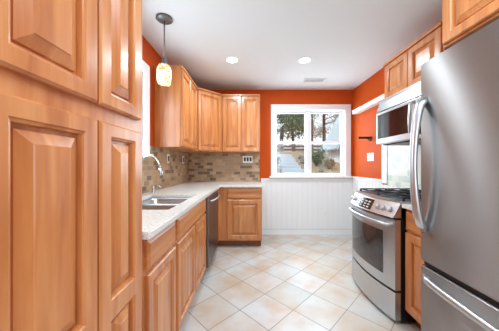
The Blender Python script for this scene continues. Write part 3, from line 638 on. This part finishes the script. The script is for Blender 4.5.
# ------------------------------------------------------------------ the yard
prof = [(D + 0.16, 0.15), (4.6, 0.3), (6.0, 0.85), (9.0, 1.5), (14, 2.05), (30, 3.0)]
def ground_z(y):
    for (a, za), (b_, zb) in zip(prof, prof[1:]):
        if y <= b_: return za + (zb - za) * (y - a) / (b_ - a)
    return prof[-1][1]
bm = NB(); nx, ny = 34, 44; g = []
for j in range(ny + 1):
    y = D + 0.16 + (30 - D - 0.16) * (j / ny) ** 1.5
    g.append([bm.verts.new((-12 + 32 * i / nx, y, ground_z(y) + (0.05 * random.uniform(-1, 1) if j else 0))) for i in range(nx + 1)])
for j in range(ny):
    for i in range(nx): bm.faces.new((g[j][i], g[j][i + 1], g[j + 1][i + 1], g[j + 1][i]))
ex = bmesh.ops.extrude_face_region(bm, geom=bm.faces[:]); bmesh.ops.translate(bm, vec=(0, 0, -0.6), verts=[q for q in ex['geom'] if isinstance(q, bmesh.types.BMVert)])
o = obj('ground', bm, 'grass'); o['kind'] = 'structure'; o['label'] = 'tan grassy bank rising outside the window'
# steps
r_ = thing('garden_steps', 'pale concrete steps climbing the bank outside', 'steps', (1.24, 6.0, 0.5))
for k in range(7):
    bm = NB(); box(bm, -0.33, 0.33, 0.0 + k * 0.38, 0.55 + k * 0.38, -0.1 + 0.06 * k, 0.45 + k * 0.105, 0.01); obj('step', bm, 'concrete', r_)
# fence
r_ = thing('yard_fence', 'weathered brown board fence on top of the bank', 'fence', (2.2, 13.6, 1.9))
for k in range(12):
    bm = NB(); box(bm, -5.5 + k, -5.4 + k, -0.05, 0.05, -0.1, 0.75); obj('post', bm, 'fence', r_)
for k in range(3):
    bm = NB(); box(bm, -5.5, 5.6, -0.075, -0.051, 0.16 + k * 0.2, 0.32 + k * 0.2); obj('rail_board', bm, 'fence', r_)
# neighbour outbuilding
r_ = thing('garage', 'pale garage with a light grey pitched roof outside right', 'building', (3.05, 7.3, 0.37))
prism_m = Matrix(((1, 0, 0, 0), (0, 0, 1, 0), (0, 1, 0, 0), (0, 0, 0, 1)))
bm = NB(); prism(bm, [(0.1, -0.3), (2.9, -0.3), (2.9, 1.62), (1.5, 4.35), (0.1, 1.62)], 0.1, 1.5, prism_m); obj('wall', bm, 'siding', r_)
for sgn in (0, 1):
    bm = NB(); a = [(-0.14, 1.30), (1.5, 4.45), (1.5, 4.6), (-0.2, 1.36)]
    if sgn: a = [(3.0 - x, z) for x, z in a]
    prism(bm, a, -0.1, 1.65, prism_m); obj('roof', bm, 'roof', r_)
# trees
def tree(seed, h, spread, lm, dens):
    rnd = random.Random(seed); r_ = thing('tree', 'tall loose tree in leaf standing beyond the yard fence', 'tree', (0, 0, 0), 0, 'trees beyond the yard fence')
    bm = NB(); tube(bm, [(0, 0, -0.3), (0.05, 0.02, h * 0.35), (-0.04, 0.05, h * 0.7), (0.02, 0, h)], [0.16, 0.12, 0.07, 0.02], 8); tk = obj('trunk', bm, 'bark', r_)
    bb = NB(); tips = []
    for k in range(16):
        z = h * (0.22 + 0.72 * k / 16); a = rnd.uniform(0, 2 * PI); L_ = spread * (1.1 - 0.6 * k / 16) * rnd.uniform(0.6, 1)
        e_ = Vector((math.cos(a) * L_, math.sin(a) * L_, z + L_ * 0.35)); tube(bb, [(0, 0, z), (e_.x * 0.5, e_.y * 0.5, z + L_ * 0.1), e_], [0.045, 0.03, 0.012], 5); tips += [e_, e_ * 0.6 + Vector((0, 0, z * 0.4))]
    obj('branches', bb, 'bark', r_)
    bl = NB()
    for t_ in tips:
        for q in range(dens):
            p = t_ + Vector((rnd.gauss(0, 0.42), rnd.gauss(0, 0.42), rnd.gauss(0, 0.36))); s = rnd.uniform(0.05, 0.11)
            mtx = Matrix.Rotation(rnd.uniform(0, PI), 3, 'X') @ Matrix.Rotation(rnd.uniform(0, 6), 3, 'Z')
            bl.faces.new([bl.verts.new(p + mtx @ Vector(c_)) for c_ in ((-s, 0, 0), (0, -s * 0.6, 0), (s, 0, 0.02), (0, s * 0.6, 0))])
    obj('foliage', bl, lm, r_, fix=False)
    return r_
protos = [tree(1, 6.5, 2.0, 'leaf', 150), tree(2, 7.5, 1.9, 'leaf2', 130), tree(3, 5.6, 2.0, 'leaf', 120)]
for i, (x, y) in enumerate([(2.2, 15.6), (6.1, 17.9), (4.2, 21.4), (10.2, 22), (7.8, 27.5), (0.4, 27.5)]):
    o = protos[i] if i < 3 else copy_tree(protos[i % 3])
    o.location = (x, y, ground_z(y)); o.rotation_euler = (0, 0, i * 1.3)
# shrubs and rocks on the bank
def shrub(seed, lm, label, loc, s):
    rnd = random.Random(seed); r_ = thing('shrub', label, 'shrub', loc)
    bs = NB(); bl = NB()
    for k in range(14):
        a = rnd.uniform(0, 2 * PI); e_ = Vector((math.cos(a) * s * rnd.uniform(0.3, 1), math.sin(a) * s * rnd.uniform(0.3, 1), s * rnd.uniform(0.7, 1.5))); tube(bs, [(0, 0, -0.05), e_ * 0.5 + Vector((0, 0, 0.05)), e_], [0.012, 0.009, 0.004], 5)
        for q in range(45):
            p = e_ * rnd.uniform(0.5, 1.05) + Vector([rnd.gauss(0, s * 0.16) for _ in range(3)]); z_ = rnd.uniform(0.02, 0.045)
            mtx = Matrix.Rotation(rnd.uniform(0, PI), 3, 'X') @ Matrix.Rotation(rnd.uniform(0, 6), 3, 'Z')
            bl.faces.new([bl.verts.new(p + mtx @ Vector(c_)) for c_ in ((-z_, 0, 0), (0, -z_ * 0.6, 0), (z_, 0, 0.01), (0, z_ * 0.6, 0))])
    obj('stems', bs, 'bark', r_); obj('foliage', bl, lm, r_, fix=False)
shrub(11, 'leaf', 'green shrub on the bank between the steps and the garage', (2.25, 7.4, ground_z(7.4)), 0.36)
shrub(12, 'leaf2', 'olive shrub at the foot of the garage wall', (2.55, 7.0, ground_z(7.0)), 0.17)
shrub(13, 'leaf', 'low green shrub on the bank left of the steps', (0.72, 6.6, ground_z(6.6)), 0.28)
rocks = [(0.55, 7.6), (0.42, 7.0), (0.62, 8.2), (1.95, 7.9), (1.85, 7.0), (2.0, 8.6), (2.3, 8.3), (2.45, 7.9), (2.15, 6.6), (0.8, 9.0)]
def rock(seed):
    rnd = random.Random(seed); t = bmesh.new(); bmesh.ops.create_icosphere(t, subdivisions=2, radius=0.12)
    for v_ in t.verts: v_.co *= rnd.uniform(0.8, 1.2)
    bmesh.ops.scale(t, vec=(1.2, 0.9, 0.8), verts=t.verts); return t
rp = tag(obj('rock', rock(5), 'stone'), 'grey rock half sunk in the grassy bank outside', 'rock', 'rocks on the bank')
for i, (x, y) in enumerate(rocks):
    o = rp if i == 0 else rp.copy()
    if i: C.objects.link(o)
    o.location = (x, y, ground_z(y) + 0.03); o.rotation_euler = (0, 0, i * 2.1); o.scale = (1 + 0.3 * math.sin(i * 3),) * 3
